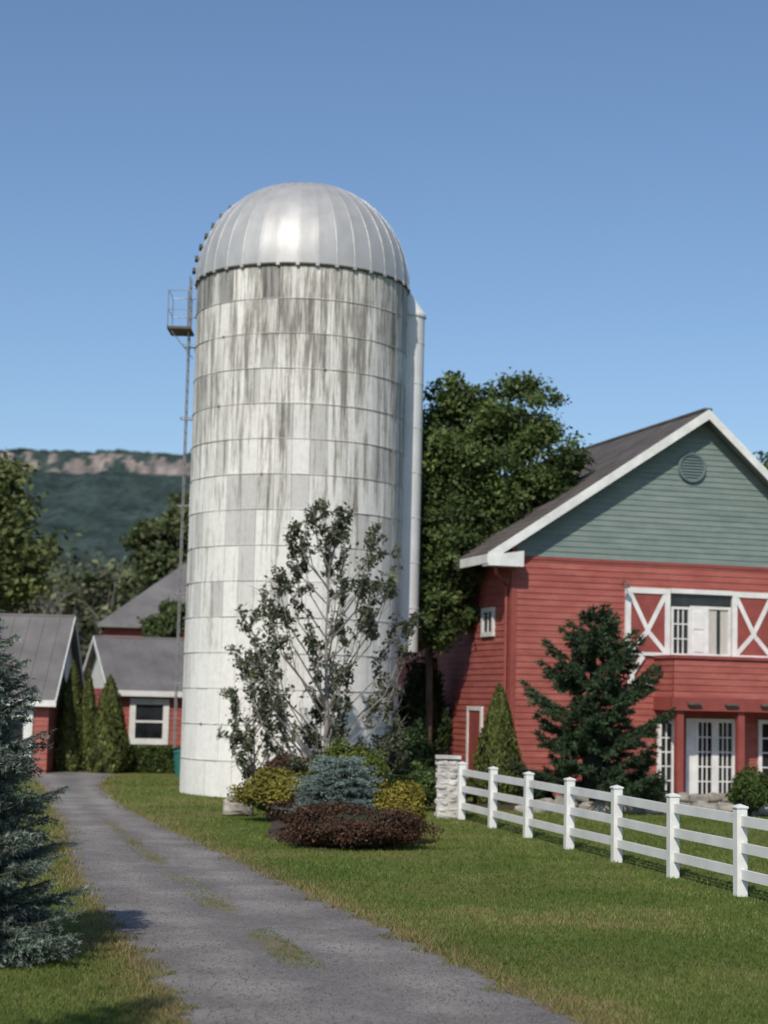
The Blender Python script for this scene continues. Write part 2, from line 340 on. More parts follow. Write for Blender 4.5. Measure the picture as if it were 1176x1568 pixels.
def arborvitae(name,loc,r,h,n,base,size=.06):
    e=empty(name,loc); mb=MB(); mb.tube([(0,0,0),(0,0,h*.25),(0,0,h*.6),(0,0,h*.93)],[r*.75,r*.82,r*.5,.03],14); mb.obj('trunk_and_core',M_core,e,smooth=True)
    f=rng.beta(1.1,1.5,n); th=rng.uniform(0,6.283,n)
    prof=np.where(f<.2,.82+.9*f,np.maximum((1-f)/.8,0)**.72)*r
    lm=1+.09*np.sin(th*5+f*9)+.06*np.sin(th*9-f*23)+rng.normal(0,.06,n)
    P=np.stack([np.cos(th)*prof*lm,np.sin(th)*prof*lm,f*h+rng.normal(0,.03,n)],1); P[:,2]=np.maximum(P[:,2],.03)
    nn=np.stack([np.cos(th),np.sin(th),np.zeros(n)],1)+rng.normal(size=(n,3))*.5; nn=unit(nn)
    up=np.array([0,0,1.])+rng.normal(size=(n,3))*.25; v=unit(np.cross(nn,up)); u=np.cross(v,nn); s=(size*rng.uniform(.6,1.4,n))[:,None]
    V=np.stack([P-u*s,P-v*s*.4,P+u*s,P+v*s*.4],1).reshape(-1,3)
    tone=.22*np.sin(th*5+f*9)+.12*np.sin(th*11+f*30); c=np.array(base)[None]*np.exp(tone+rng.normal(0,.22,n))[:,None]
    mesh_np('foliage',V,np.arange(4*n).reshape(-1,4),M_leaf,e,col=np.repeat(c,4,axis=0)); return e
# ---------------------------------------------------------------- SILO
silo=empty('farm_silo',(-2.5,49.9,0)); R=3.02; HT=14.4; NS=40; NR=15; rh=HT/NR
mb=MB(); mb.tube([(0,0,0),(0,0,HT)],[R-.03,R-.03],96); mb.obj('concrete_core',M_conc,silo,smooth=False)
mb=MB(); colt=[random.gauss(0,1) for _ in range(NS)]
for i in range(NS):
    for j in range(NR):
        a0=2*math.pi*i/NS; a1=2*math.pi*(i+1)/NS; g=.004/R; z0=j*rh+.005; z1=(j+1)*rh-.005
        hf=j/(NR-1); k=.80-abs(random.gauss(0,.025+.045*hf))-max(0,colt[i])*.045*hf
        if j==NR-1: k*=random.choice([1,1,.62,.45,.8])
        elif j==NR-2: k*=random.choice([1,1,1,.8,.62])
        elif hf>.3 and random.random()<.20: k*=random.uniform(.64,.9)
        elif random.random()<.08: k*=random.uniform(.8,.93)
        col=(k,k*.983,k*.945); ro=R+random.uniform(-.007,.007)
        am=(a0+a1)/2
        V4=[]
        for z in (z0,z1):
            for a in (a0+g,am,a1-g): V4.append((ro*math.cos(a),ro*math.sin(a),z))
        b=len(mb.v); mb.v+=V4; mb.c+=[col]*6; mb.f+=[[b,b+1,b+4,b+3],[b+1,b+2,b+5,b+4]]
        ri=R-.035
        W=[(ri*math.cos(a),ri*math.sin(a),z) for z in (z0,z1) for a in (a0+g,a1-g)]
        b2=len(mb.v); mb.v+=W; mb.c+=[(.4,.39,.36)]*4
        mb.f+=[[b,b+3,b2+2,b2],[b+2,b2+1,b2+3,b+5],[b,b2,b2+1,b+2,b+1],[b+3,b+4,b+5,b2+3,b2+2]]
mb.obj('staves',M_stave,silo,color=True)
def ring(mb,r,z,tr,n=72,m=4,a0=0,a1=2*math.pi):
    mb.tube([(r*math.cos(a0+(a1-a0)*i/n),r*math.sin(a0+(a1-a0)*i/n),z) for i in range(n+1)],[tr]*(n+1),m,cap=False)
mb=MB()
for j in range(1,NR): ring(mb,R+.010,j*rh,.011)
mb.obj('hoops',mat_noisy('hoop_steel',(.30,.28,.25),(.66,.64,.60),1.2,.6),silo)
mb=MB()
for j in range(NR):
    a=-2.2+.9*math.sin(j*1.7); mb.box(-.02,.02,-.03,.03,-.02,.02,M=lambda x,y,z,a=a,j=j:((R+.02+x)*math.cos(a)-y*math.sin(a),(R+.02+x)*math.sin(a)+y*math.cos(a),j*rh+z+.0))
mb.obj('hoop_lugs',M_steel,silo)
mb=MB(); NG=36; SP=6; nA=NG*SP; nP=26; Hd=2.98; R0=R+.05
for j in range(nP+1):
    ph=(math.pi/2)*j/nP
    for i in range(nA):
        a=2*math.pi*i/nA; s=i%SP; sag=[.009,.001,-.003,-.005,-.003,.001][s]*math.cos(ph)**.5 if j<nP else 0
        r=(R0)*math.cos(ph)**.95 if j<nP else .12; r=max(r,.12)
        mb.v.append(((r+sag)*math.cos(a),(r+sag)*math.sin(a),HT+.02+Hd*math.sin(ph)+ (sag*math.sin(ph)))); mb.c.append((1,1,1))
for j in range(nP):
    for i in range(nA):
        i2=(i+1)%nA; mb.f.append([j*nA+i,j*nA+i2,(j+1)*nA+i2,(j+1)*nA+i])
mb.obj('dome_panels',M_dome,silo,smooth=True)
mb=MB()
for i in range(NG):
    a=2*math.pi*i/NG; pts=[]
    for j in range(14):
        ph=(math.pi/2)*j/13*.965; r=R0*math.cos(ph)**.95+.008; pts.append((r*math.cos(a),r*math.sin(a),HT+.02+Hd*math.sin(ph)+.006))
    mb.tube(pts,[.011]*14,4)
    mb.box(-.03,.04,-.05,.05,-.06,.03,M=lambda x,y,z,a=a:((R0+.0+x)*math.cos(a)-y*math.sin(a),(R0+x)*math.sin(a)+y*math.cos(a),HT+z))
mb.tube([(0,0,HT+Hd-.02),(0,0,HT+Hd+.05)],[.3,.22],16)
mb.obj('dome_seams',M_dome,silo)
mb=MB(); ring(mb,R+.035,HT-.01,.04,m=6); mb.obj('rim_gap_ring',M_dark,silo)  # dark ring stands in for the shaded gap under the dome edge
mb=MB()
for j in range(1,8):
    ph=(math.pi/2)*j/13; r=R0*math.cos(ph)**.95+.08; a=math.pi+.12
    mb.box(-.05,.05,-.2,.2,-.05,.05,M=lambda x,y,z,r=r,ph=ph,a=a:((r+x)*math.cos(a)-y*math.sin(a),(r+x)*math.sin(a)+y*math.cos(a),HT+Hd*math.sin(ph)+z))
mb.obj('dome_rungs',M_dark,silo)
mb=MB()
for y in (-.42,.0): mb.tube([(-3.20,y,1.2),(-3.20,y,14.6)],[.02,.02],5)
for k in range(44): mb.tube([(-3.20,-.42,1.4+k*.3),(-3.20,.0,1.4+k*.3)],[.012,.012],4)
for z in (3,5.5,8,10.5,12.6): mb.tube([(-2.95,-.42,z),(-3.35,-.42,z),(-3.35,0,z),(-2.95,0,z)],[.018]*4,4)
mb.obj('ladder',M_steel,silo)
mb=MB(); mb.box(-3.78,-3.12,-.75,.35,13.0,13.07); mb.obj('platform_deck',M_dark,silo)
mb=MB()
for x,y in ((-3.76,-.73),(-3.76,.33),(-3.2,-.73),(-3.2,.33)): mb.tube([(x,y,13.0),(x,y,14.1)],[.014,.014],5)
for z in (13.55,14.1): mb.tube([(-3.1,-.73,z),(-3.76,-.73,z),(-3.76,.33,z),(-3.1,.33,z)],[.013]*4,4)
mb.tube([(-3.7,-.7,13.0),(-3.05,-.4,12.2)],[.016,.016],4)
mb.obj('platform_railing',M_steel,silo)
mb=MB(); cx,cy=3.10,.75; mb.tube([(cx,cy,4.05),(cx,cy,13.85)],[.46,.46],28); mb.obj('unloading_chute',M_chute,silo,smooth=False)
mb=MB(); n=20
for i in range(n):
    a=2*math.pi*i/n; a2=2*math.pi*(i+1)/n; top=(cx-.42,cy-.1,15.15)
    mb.poly([(cx+.5*math.cos(a),cy+.5*math.sin(a),13.86),(cx+.5*math.cos(a2),cy+.5*math.sin(a2),13.86),top])
    mb.poly([(cx+.5*math.cos(a),cy+.5*math.sin(a),13.78),(cx+.5*math.cos(a2),cy+.5*math.sin(a2),13.78),(cx+.5*math.cos(a2),cy+.5*math.sin(a2),13.86),(cx+.5*math.cos(a),cy+.5*math.sin(a),13.86)])
for z in (5.3,6.6,7.9,9.2,10.5,11.8,13.0): mb.tube([(cx+.47*math.cos(t*.52),cy+.47*math.sin(t*.52),z) for t in range(13)],[.012]*13,4,cap=False)
mb.obj('chute_hood',M_chute,silo)
mb=MB(); mb.tube([(2.72,-1.45,.3),(2.72,-1.45,13.9)],[.02,.02],5); mb.obj('conduit',M_steel,silo)
# ---------------------------------------------------------------- BARN
ang=math.radians(16.5); barn=empty('red_barn',(3.62,49.0,0),ang)
Wb=10.35; Db=14.; PK=5.75; ZP=11.12; SL=.666; SR=.88; ZB=6.77
front=lambda s,o,z:(s,-o,z); side=lambda t,o,z:(-o,t,z)
def siding(mb,Mp,z0,z1,lim,h=.175):
    z=z0
    while z<z1-1e-4:
        zt=min(z+h,z1); a0,b0=lim(z); a1,b1=lim(zt)
        if b0-a0<.05: break
        mb.poly([Mp(a0,.026,z),Mp(b0,.026,z),Mp(max(b1,a1+.01),.006,zt),Mp(a1,.006,zt)])
        mb.poly([Mp(a0,0,z),Mp(b0,0,z),Mp(b0,.026,z),Mp(a0,.026,z)])
        z=zt
mb=MB(); siding(mb,front,.15,ZB,lambda z:(0.12,Wb)); siding(mb,side,.15,6.85,lambda z:(.12,Db)); mb.obj('red_clapboards',M_red,barn)
mb=MB(); siding(mb,front,ZB+.004,ZP-.2,lambda z:(max(0,PK-(ZP-.12-z)/SL),min(Wb,PK+(ZP-.12-z)/SR)),.16); mb.obj('gable_clapboards',M_teal,barn)
mb=MB(); i=.01
pl=[(i,i,0),(Wb,i,0),(Wb,i,7.0),(PK,i,ZP-.2),(i,i,7.2)]; pb=[(x,Db,z) for x,y,z in pl]
mb.poly(pl); mb.poly(pb[::-1])
for k in range(5):
    a=pl[k];b=pl[(k+1)%5];c=pb[(k+1)%5];d=pb[k]; mb.poly([a,d,c,b])
mb.obj('wall_shell',M_redd,barn)
mb=MB(); mb.box(-.035,.12,-.035,.12,.1,7.0); mb.box(.12,Wb,-.045,-.001,ZB-.09,ZB+.0); mb.obj('corner_and_belt_trim',M_redd,barn)
mb=MB(); mb.box(-.04,Wb,-.04,0,0,.15); mb.box(-.04,0,0,Db,0,.15); mb.obj('foundation',M_conc,barn)
yf=-.50; yb=Db+.6
def slab(mb,sA,zA,sB,zB,t0,t1,y0=yf,y1=yb):
    mb.hexa([(sA,y0,zA+t0),(sB,y0,zB+t0),(sB,y1,zB+t0),(sA,y1,zA+t0),(sA,y0,zA+t1),(sB,y0,zB+t1),(sB,y1,zB+t1),(sA,y1,zA+t1)])
eL=-.92; zL=ZP-SL*(PK-eL); eR=Wb+.55; zR=ZP-SR*(eR-PK)
mb=MB(); slab(mb,eL,zL,PK,ZP,0,.10); slab(mb,PK,ZP,eR,zR,0,.10); mb.box(PK-.12,PK+.12,yf,yb,ZP+.06,ZP+.13)
for k in range(1,26):
    f=k/26; s=eL+(PK-eL)*f; z=zL+(ZP-zL)*f+.10; mb.hexa([(s,yf,z),(s+.20,yf,z+.133),(s+.20,yb,z+.133),(s,yb,z),(s,yf,z+.016),(s+.20,yf,z+.137),(s+.20,yb,z+.137),(s,yb,z+.016)])
mb.obj('roof',M_roof,barn)
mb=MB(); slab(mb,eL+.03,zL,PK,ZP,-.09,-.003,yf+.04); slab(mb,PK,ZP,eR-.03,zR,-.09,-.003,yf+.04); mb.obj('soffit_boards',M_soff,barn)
mb=MB()
slab(mb,eL,zL,PK,ZP,-.20,.085,yf-.05,yf-.003); slab(mb,PK,ZP,eR,zR,-.20,.085,yf-.05,yf-.003)
mb.box(eL-.02,eL+.06,yf-.04,yb,zL-.20,zL+.05)
mb.hexa([(eL-.0,yf-.06,zL-.26),(.12,yf-.06,zL-.26),(.12,-.05,zL-.26),(eL,-.05,zL-.26),(eL+.05,yf-.06,zL+.02),(.12,yf-.06,zL+.18),(.12,-.05,zL+.18),(eL+.05,-.05,zL+.02)])
mb.obj('white_fascia',M_white,barn)
mb=MB(); mb.tube([(-.62,-.3,zL-.26),(-.6,-.3,zL-.45),(-.09,.22,zL-.75),(-.09,.22,.3)],[.05]*4,8); mb.obj('downspout',M_redd,barn)
mb=MB(); ring_pts=[(5.45+.40*math.cos(t*2*math.pi/28),-.07,9.55+.40*math.sin(t*2*math.pi/28)) for t in range(29)]
mb.tube(ring_pts,[.045]*29,6,cap=False)
for k in range(9):
    z=9.55-.34+k*.085; hw=math.sqrt(max(.01,.39**2-(z-9.55)**2)); mb.hexa([(5.45-hw,-.09,z-.025),(5.45+hw,-.09,z-.025),(5.45+hw,-.05,z+.04),(5.45-hw,-.05,z+.04),(5.45-hw,-.08,z-.015),(5.45+hw,-.08,z-.015),(5.45+hw,-.04,z+.05),(5.45-hw,-.04,z+.05)])
mb.obj('round_louver_vent',mat_noisy('vent_paint',(.11,.16,.16),(.14,.19,.19),3,.5),barn)
mb=MB(); mb.poly([(5.45+.40*math.cos(t*2*math.pi/28),-.032,9.55+.40*math.sin(t*2*math.pi/28)) for t in range(28)]); mb.obj('vent_back',M_dark,barn)
fr=MB(); gl=MB(); cu=MB(); rp=MB()
def win(Mp,a,b,z0,z1,nx=1,nz=1,fw=.10,mw=.035,o=.09):
    fr.box(a,b,.0,o,z0,z0+fw,lambda s,y,z:Mp(s,y,z)); fr.box(a,b,.0,o,z1-fw,z1,lambda s,y,z:Mp(s,y,z))
    fr.box(a,a+fw,.0,o-.003,z0+fw,z1-fw,lambda s,y,z:Mp(s,y,z)); fr.box(b-fw,b,.0,o-.003,z0+fw,z1-fw,lambda s,y,z:Mp(s,y,z))
    gl.poly([Mp(a+fw,.034,z0+fw),Mp(b-fw,.034,z0+fw),Mp(b-fw,.034,z1-fw),Mp(a+fw,.034,z1-fw)])
    for i in range(1,nx): 
        x=a+fw+(b-a-2*fw)*i/nx; fr.box(x-mw/2,x+mw/2,.035,.062,z0+fw,z1-fw,lambda s,y,z:Mp(s,y,z))
    for i in range(1,nz):
        x=z0+fw+(z1-z0-2*fw)*i/nz; fr.box(a+fw,b-fw,.036,.059,x-mw/2,x+mw/2,lambda s,y,z:Mp(s,y,z))
def bar(mb,p,q,wd,o0,o1):
    p=Vector((p[0],p[1]));q=Vector((q[0],q[1])); d=(q-p).normalized(); nn=Vector((-d.y,d.x))*wd/2
    c=[p-nn,p+nn,q+nn,q-nn]; mb.hexa([(v.x,-o0,v.y) for v in c]+[(v.x,-o1,v.y) for v in c])
def xpanel(a,b,z0,z1):
    rp.box(a+.05,b-.05,-.065,-.0,z0+.05,z1-.05)
    w_=.16; xm=(a+b)/2; zm=z0+(z1-z0)*.36
    fr.box(a,b,-.10,-.0,z1-w_,z1); fr.box(a,b,-.10,-.0,z0,z0+w_*.6); fr.box(a,a+w_,-.098,-.0,z0+w_*.6,z1-w_); fr.box(b-w_,b,-.098,-.0,z0+w_*.6,z1-w_)
    bar(fr,(a+w_*.7,z1-w_*.7),(xm+.05,zm-.07),.13,.05,.090); bar(fr,(b-w_*.7,z1-w_*.7),(xm-.05,zm-.07),.13,.05,.087)
    bar(fr,(a+w_*.7,z0+w_*.5),(xm,zm),.13,.05,.093); bar(fr,(b-w_*.7,z0+w_*.5),(xm,zm),.13,.05,.084)
xpanel(3.40,4.78,4.10,6.02); xpanel(6.74,8.12,4.10,6.02)
fr.box(4.80,6.72,-.14,0,5.90,6.03); 
gl.poly([(4.8,-.035,5.5),(6.72,-.035,5.5),(6.72,-.035,5.9),(4.8,-.035,5.9)])  # dark glass strip stands in for the shaded recess above the window
win(front,4.82,5.42,4.12,5.52,3,3,.07); fr.box(5.42,5.92,-.08,0,4.12,5.56); win(front,5.92,6.70,4.12,5.56,1,1,.08)
cu.box(6.0,6.26,-.05,-.036,4.2,5.46); cu.box(6.38,6.62,-.048,-.036,4.2,5.46)
fr.box(5.52,5.82,-.10,-.08,4.25,4.8); fr.box(5.52,5.82,-.10,-.08,4.9,5.4)
mb=MB(); by=-1.2; ba,bb=4.36,9.2
def bfront(s,o,z): return (s,by-o,z)
def bside(t,o,z): return (ba-o,-t,z)
siding(mb,bfront,2.95,4.02,lambda z:(ba,bb),.175); siding(mb,bside,2.95,4.02,lambda z:(0,-by),.175)
mb.box(ba+.01,bb,by+.01,-.01,2.95,4.0); mb.obj('balcony_siding',M_red,barn)
mb=MB(); mb.box(ba-.05,bb,by-.05,-.002,2.58,2.95); mb.box(ba-.06,bb,by-.07,-.0,4.02,4.11)
for s in (4.60,6.48,8.4):
    mb.box(s-.10,s+.10,by+.05,by+.25,.05,2.58)
mb.obj('balcony_beam_and_posts',M_redd,barn)
mb=MB()
for s in (4.95,6.1,7.2,8.2): mb.box(s-.2,s+.2,by-.16,by-.05,2.74,2.80); mb.box(s-.16,s+.16,by-.12,by-.05,2.69,2.74)
mb.obj('beam_lights',M_dark,barn)
win(front,4.42,4.98,.08,2.32,2,5,.12); fr.box(5.32,5.58,-.07,0,.06,2.36); win(front,5.58,6.22,.06,2.36,3,5,.11); win(front,6.22,6.86,.06,2.36,3,5,.11); win(front,7.6,8.4,.06,2.36,2,5,.11)
bar(fr,(3.55,3.5),(3.95,4.08),.14,.0,.10); bar(fr,(3.5,3.35),(4.25,3.28),.12,.0,.097); bar(fr,(3.62,3.95),(3.62,3.4),.12,.0,.094)
win(side,1.30,2.30,4.55,5.38,2,1,.13); win(side,5.2,6.5,.1,2.5,1,1,.09); win(side,6.55,8.2,.1,2.5,1,1,.09)
fr.box(2.15,2.27,0,.08,.05,2.55,side); fr.box(3.30,3.42,0,.08,.05,2.55,side); fr.box(2.27,3.30,0,.08,2.43,2.55,side)
rp.box(2.27,3.30,0,.05,.05,2.43,side)
fr.obj('white_window_frames',M_white,barn); gl.obj('window_glass',M_glass,barn); cu.obj('curtains',M_curt,barn); rp.obj('red_panels',M_redd,barn)
mb=MB()
for s in (3.3,): mb.tube([(s,-.02,6.1),(s,-.25,6.2),(s,-.35,6.05)],[.015]*3,5); mb.tube([(s,-.35,6.08),(s,-.35,5.98)],[.03,.11],10)
mb.obj('gooseneck_lamp',M_dark,barn)
mb=MB(); mb.box(3.8,Wb,-3.0,-.05,.0,.07); mb.obj('patio_slab',M_conc,barn)
# ---------------------------------------------------------------- other buildings
def outbuilding(name,loc,rz,W,Dp,eh,rh_,wins,gable_mat=M_white,oh=.35,hipL=0,roofmat=M_roofm,wall=M_red):
    e=empty(name,loc,rz); mb=MB(); siding(mb,front,.1,eh,lambda z:(0,W),.18); siding(mb,side,.1,eh,lambda z:(0,Dp),.18)
    mb.box(.01,W-.01,.01,Dp,0,eh); mb.obj('walls',wall,e)
    zt=rh_; slope=(rh_-eh)/(Dp/2); ze=eh-slope*oh
    if not hipL:
        mb=MB()
        for x in (0.0,W): mb.poly([(x,0,eh),(x,Dp,eh),(x,Dp/2,rh_)])
        mb.obj('gable_ends',gable_mat,e)
    mb=MB(); x0,x1=-oh*.8,W+oh*.8; ri=x0+hipL; t=.1
    a=[(x0,-oh,ze),(x1,-oh,ze),(x1,Dp/2,zt),(ri,Dp/2,zt)]; mb.hexa(a+[(p[0],p[1],p[2]+t) for p in a])
    a=[(x0,Dp+oh,ze),(x1,Dp+oh,ze),(x1,Dp/2,zt),(ri,Dp/2,zt)]; mb.hexa(a+[(p[0],p[1],p[2]+t) for p in a])
    if hipL: mb.poly([(x0,-oh,ze+t),(ri,Dp/2,zt+t),(x0,Dp+oh,ze+t)])
    n=int(W/.5)
    for k in range(n+1):
        x=x0+(x1-x0)*k/n
        if x<ri+.05 and hipL: continue
        mb.tube([(x,-oh,ze+t+.01),(x,Dp/2,zt+t+.01)],[.02,.02],4)
    mb.tube([(ri,Dp/2,zt+t),(x1,Dp/2,zt+t)],[.06,.06],6)
    mb.obj('roof',roofmat,e)
    mb=MB(); mb.box(x0-.02,x1,-oh-.05,-oh-.003,ze-.08,ze+t+.03)
    if not hipL:
        for x in (x0,x1):
            for y0,y1 in ((-oh,Dp/2),(Dp+oh,Dp/2)):
                c=[(x-.03,y0,ze-.08),(x+.0,y0,ze-.08),(x+.0,y1,zt-.08),(x-.03,y1,zt-.08)]; mb.hexa(c+[(p[0],p[1],p[2]+.22) for p in c])
    mb.obj('fascia',M_white if not hipL else M_soff,e)
    global fr,gl
    fr=MB();gl=MB()
    for w_ in wins: win(front,*w_)
    if wins: fr.obj('window_frames',M_white,e); gl.obj('window_glass',M_glass,e)
    return e
outbuilding('red_garage',(-9.9,66,0),math.radians(18),11,7,2.85,4.75,[(.62,2.1,.8,2.5,1,2,.22,.08),(5,6.3,.8,2.4,1,2,.2,.08)])
outbuilding('red_farmhouse',(-23,58.3,0),math.radians(1.5),12.1,6.5,2.55,5.2,[(9.9,11.6,.1,2.1,1,1,.3),(6.3,7.6,.9,2.1,2,2,.16)])
outbuilding('red_stable',(-13.5,86,0),math.radians(8),16,8,6.2,9.3,[(1.9,2.6,4.5,5.3,2,1,.14),(4.0,4.9,4.4,5.3,2,1,.14)],hipL=4.2)
# ---------------------------------------------------------------- FENCE
fe=empty('white_rail_fence',(0,0,0)); P0=Vector((1.93,40.9,0)); P1=Vector((5.26,25.8,0)); dv=(P1-P0)/6; fa=math.atan2(dv.y,dv.x)
po=MB(); ra=MB()
for k in range(9):
    c=P0+dv*k; lean=random.uniform(-.008,.008); c.z=random.uniform(-.02,.01)
    def Mp(x,y,z,c=c): return (c.x+x*math.cos(fa)-y*math.sin(fa)+lean*z,c.y+x*math.sin(fa)+y*math.cos(fa),z+c.z)
    po.box(-.08,.08,-.08,.08,-.05,1.27,Mp); po.box(-.095,.095,-.095,.095,1.27,1.30,Mp)
    q=[(-.09,-.09,1.30),(.09,-.09,1.30),(.09,.09,1.30),(-.09,.09,1.30)]
    for i in range(4): po.poly([Mp(*q[i]),Mp(*q[(i+1)%4]),Mp(0,0,1.335)])
    if k<8:
        Ld=dv.length
        for z in (.26,.64,1.02):
            dz=random.uniform(-.015,.015)
            P=[(.07,-.022,z),(Ld-.07,-.022,z+dz),(Ld-.07,.022,z+dz),(.07,.022,z),(.07,-.022,z+.15),(Ld-.07,-.022,z+.15+dz),(Ld-.07,.022,z+.15+dz),(.07,.022,z+.15)]
            ra.hexa([Mp(*p) for p in P])
po.obj('posts',M_vinyl,fe,bevel=.006); ra.obj('rails',M_vinyl,fe,bevel=.004)
def rock(mb,c,sx,sy,sz,seed,n=14,m=9):
    b=len(mb.v)
    for j in range(m+1):
        ph=math.pi*j/m
        for i in range(n):
            th=2*math.pi*i/n; d=Vector((math.sin(ph)*math.cos(th),math.sin(ph)*math.sin(th),math.cos(ph)))
            k=1+.35*noise.noise(d*1.4+Vector((seed,0,0)))+.12*noise.noise(d*4+Vector((seed,0,0)))
            q=Vector([math.copysign(abs(x)**.75,x) for x in d])
            mb.v.append((c[0]+q.x*sx*k,c[1]+q.y*sy*k,c[2]+q.z*sz*k)); mb.c.append((1,1,1))
    for j in range(m):
        for i in range(n):
            i2=(i+1)%n; mb.f.append([b+j*n+i,b+(j+1)*n+i,b+(j+1)*n+i2,b+j*n+i2])
mb=MB(); rock(mb,(-3.15,40.3,.2),.36,.3,.24,1); mb.obj('boulder',M_stone)
mb=MB(); s=3
for lv in range(9):
    for k in range(2):
        for kk in range(2): rock(mb,(1.62+(k-.5)*.25+.03*(lv%2),41.3+(kk-.5)*.26,.08+lv*.148),.15,.15,.088,s); s+=1.7
mb.box(1.38,1.87,41.05,41.55,0,1.27); mb.box(1.33,1.92,41.0,41.6,1.36,1.43); mb.obj('stone_pier',M_pier)
mb=MB()
for k in range(34):
    t=k/33; x=3.6+t*7.2+random.uniform(-.1,.1); y=44.2+t*1.6+random.uniform(-.25,.25); r=random.uniform(.14,.30)
    rock(mb,(x,y,r*.35),r*1.2,r,r*.75,k*2.3)
for k in range(16):
    x=7.5+k*.27; y=45.2+k*.06; rock(mb,(x,y,.38+random.uniform(-.03,.03)),.2,.18,.12,k*3.1+.5)
mb.obj('garden_stone_border',M_stone,smooth=True)
def bedmesh(name,cx,cy,rx,ry,hgt=.10):
    n=64; m=10; V=[(cx,cy,hgt)]
    for j in range(1,m+1):
        for i in range(n):
            t=2*math.pi*i/n; k=(1+.08*math.sin(3*t+1)+.04*math.sin(7*t))*j/m
            V.append((cx+rx*k*math.cos(t),cy+ry*k*math.sin(t),hgt*(1-(j/m)**3)+(.006 if j==m else random.uniform(0,.03))))
    mb=MB(); mb.v=V; mb.c=[(1,1,1)]*len(V)
    for i in range(n): mb.f.append([0,1+i,1+(i+1)%n])
    for j in range(m-1):
        for i in range(n): mb.f.append([1+j*n+i,1+(j+1)*n+i,1+(j+1)*n+(i+1)%n,1+j*n+(i+1)%n])
    mb.obj(name,M_mulch,smooth=True)
bedmesh('flower_bed',-.75,38.9,1.7,6.6); bedmesh('foundation_bed',6.0,46.6,5.5,1.9,.06)
# ---------------------------------------------------------------- shrubs
shrub('barberry_hedge',(-.42,32.4,0),1.28,.75,.48,13000,.035,(.085,.044,.028),zc=.32,lumps=60,lump=.3)
conifer('dwarf_blue_spruce',(-.70,33.9,.0),1.60,1.02,110,(.10,.145,.13),.035,.006,170,z0=.56,power=.42,droop=-.22,tip=(.27,.34,.32),irr=.25,twsp=.10,curl=.10,tlen=.42,core=.6,rise=.25,whorl=6)
shrub('golden_shrub',(.45,33.5,0),.50,.5,.58,8000,.035,(.22,.185,.032),zc=.58)
shrub('golden_shrub',(-2.05,38.6,0),.98,.7,.56,9500,.045,(.20,.18,.034),zc=.58)
shrub('green_globe_shrub',(-.55,37.6,0),.75,.65,.74,9000,.045,(.12,.15,.032),zc=1.02)
shrub('green_globe_shrub',(.35,37.9,0),.55,.5,.5,5000,.045,(.06,.095,.025),zc=.5)
shrub('barberry_shrub',(-2.1,41.6,0),.8,.6,.62,6000,.05,(.09,.05,.036),zc=.7)
shrub('barberry_shrub',(-1.15,41.2,0),.7,.6,.55,5000,.05,(.075,.065,.032),zc=.6)
shrub('barberry_shrub',(-.9,35.4,0),1.2,.6,.42,6000,.04,(.07,.038,.026),zc=.45)
shrub('garden_shrub',(1.15,43.5,0),.55,.5,.55,4000,.05,(.07,.11,.03),zc=.6)
shrub('garden_shrub',(1.9,46.2,0),.6,.5,.4,4000,.05,(.09,.12,.03),zc=.4)
shrub('garden_shrub',(4.1,46.0,0),.45,.4,.35,3000,.05,(.06,.095,.025),zc=.3)
shrub('garden_shrub',(7.0,46.3,0),.5,.4,.4,3000,.05,(.06,.095,.025),zc=.35)
shrub('garden_shrub',(9.3,44.5,0),.5,.45,.65,4000,.05,(.07,.11,.025),zc=.6)
shrub('added_shade_bush',(.85,49.0,0),.62,.6,1.1,7000,.07,(.04,.068,.024),zc=1.0,lump=.35)  # dark bushes added to deepen the shade between silo and barn
shrub('added_shade_bush',(1.25,53.6,0),.8,.8,2.0,9000,.08,(.035,.06,.02),zc=1.9,lump=.35)
arborvitae('arborvitae',(3.15,46.6,0),.66,3.15,9000,(.10,.12,.032))
for x,y,h,r in ((-9.15,60.2,3.25,.72),(-9.95,60.6,3.4,.42),(-10.45,60.4,3.7,.50),(-11.05,61.0,3.9,.5),(-11.6,61.2,3.4,.5)):
    arborvitae('arborvitae',(x,y,0),r,h,6000,(.10,.12,.034),.08)
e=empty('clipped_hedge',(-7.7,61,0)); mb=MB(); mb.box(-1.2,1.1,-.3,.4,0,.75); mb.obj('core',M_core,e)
n=7000; P=np.stack([rng.uniform(-1.3,1.2,n),rng.uniform(-.45,.5,n),rng.uniform(.03,.86,n)],1); f=rng.integers(0,3,n); P[f==0,1]=-.42+rng.normal(0,.04,(f==0).sum()); P[f==1,2]=.84+rng.normal(0,.03,(f==1).sum())
leafmesh('leaves',P,.06,np.array([.08,.11,.033])[None]*np.exp(rng.normal(0,.25,n))[:,None],M_leaf,e)
mb=MB(); mb.tube([(-6.55,59.6,0),(-6.55,59.6,.75)],[.24,.3],14); mb.tube([(-6.55,59.6,.75),(-6.55,59.6,.80),(-6.55,59.6,.86)],[.33,.33,.1],14); mb.obj('trash_bin',M_bin)
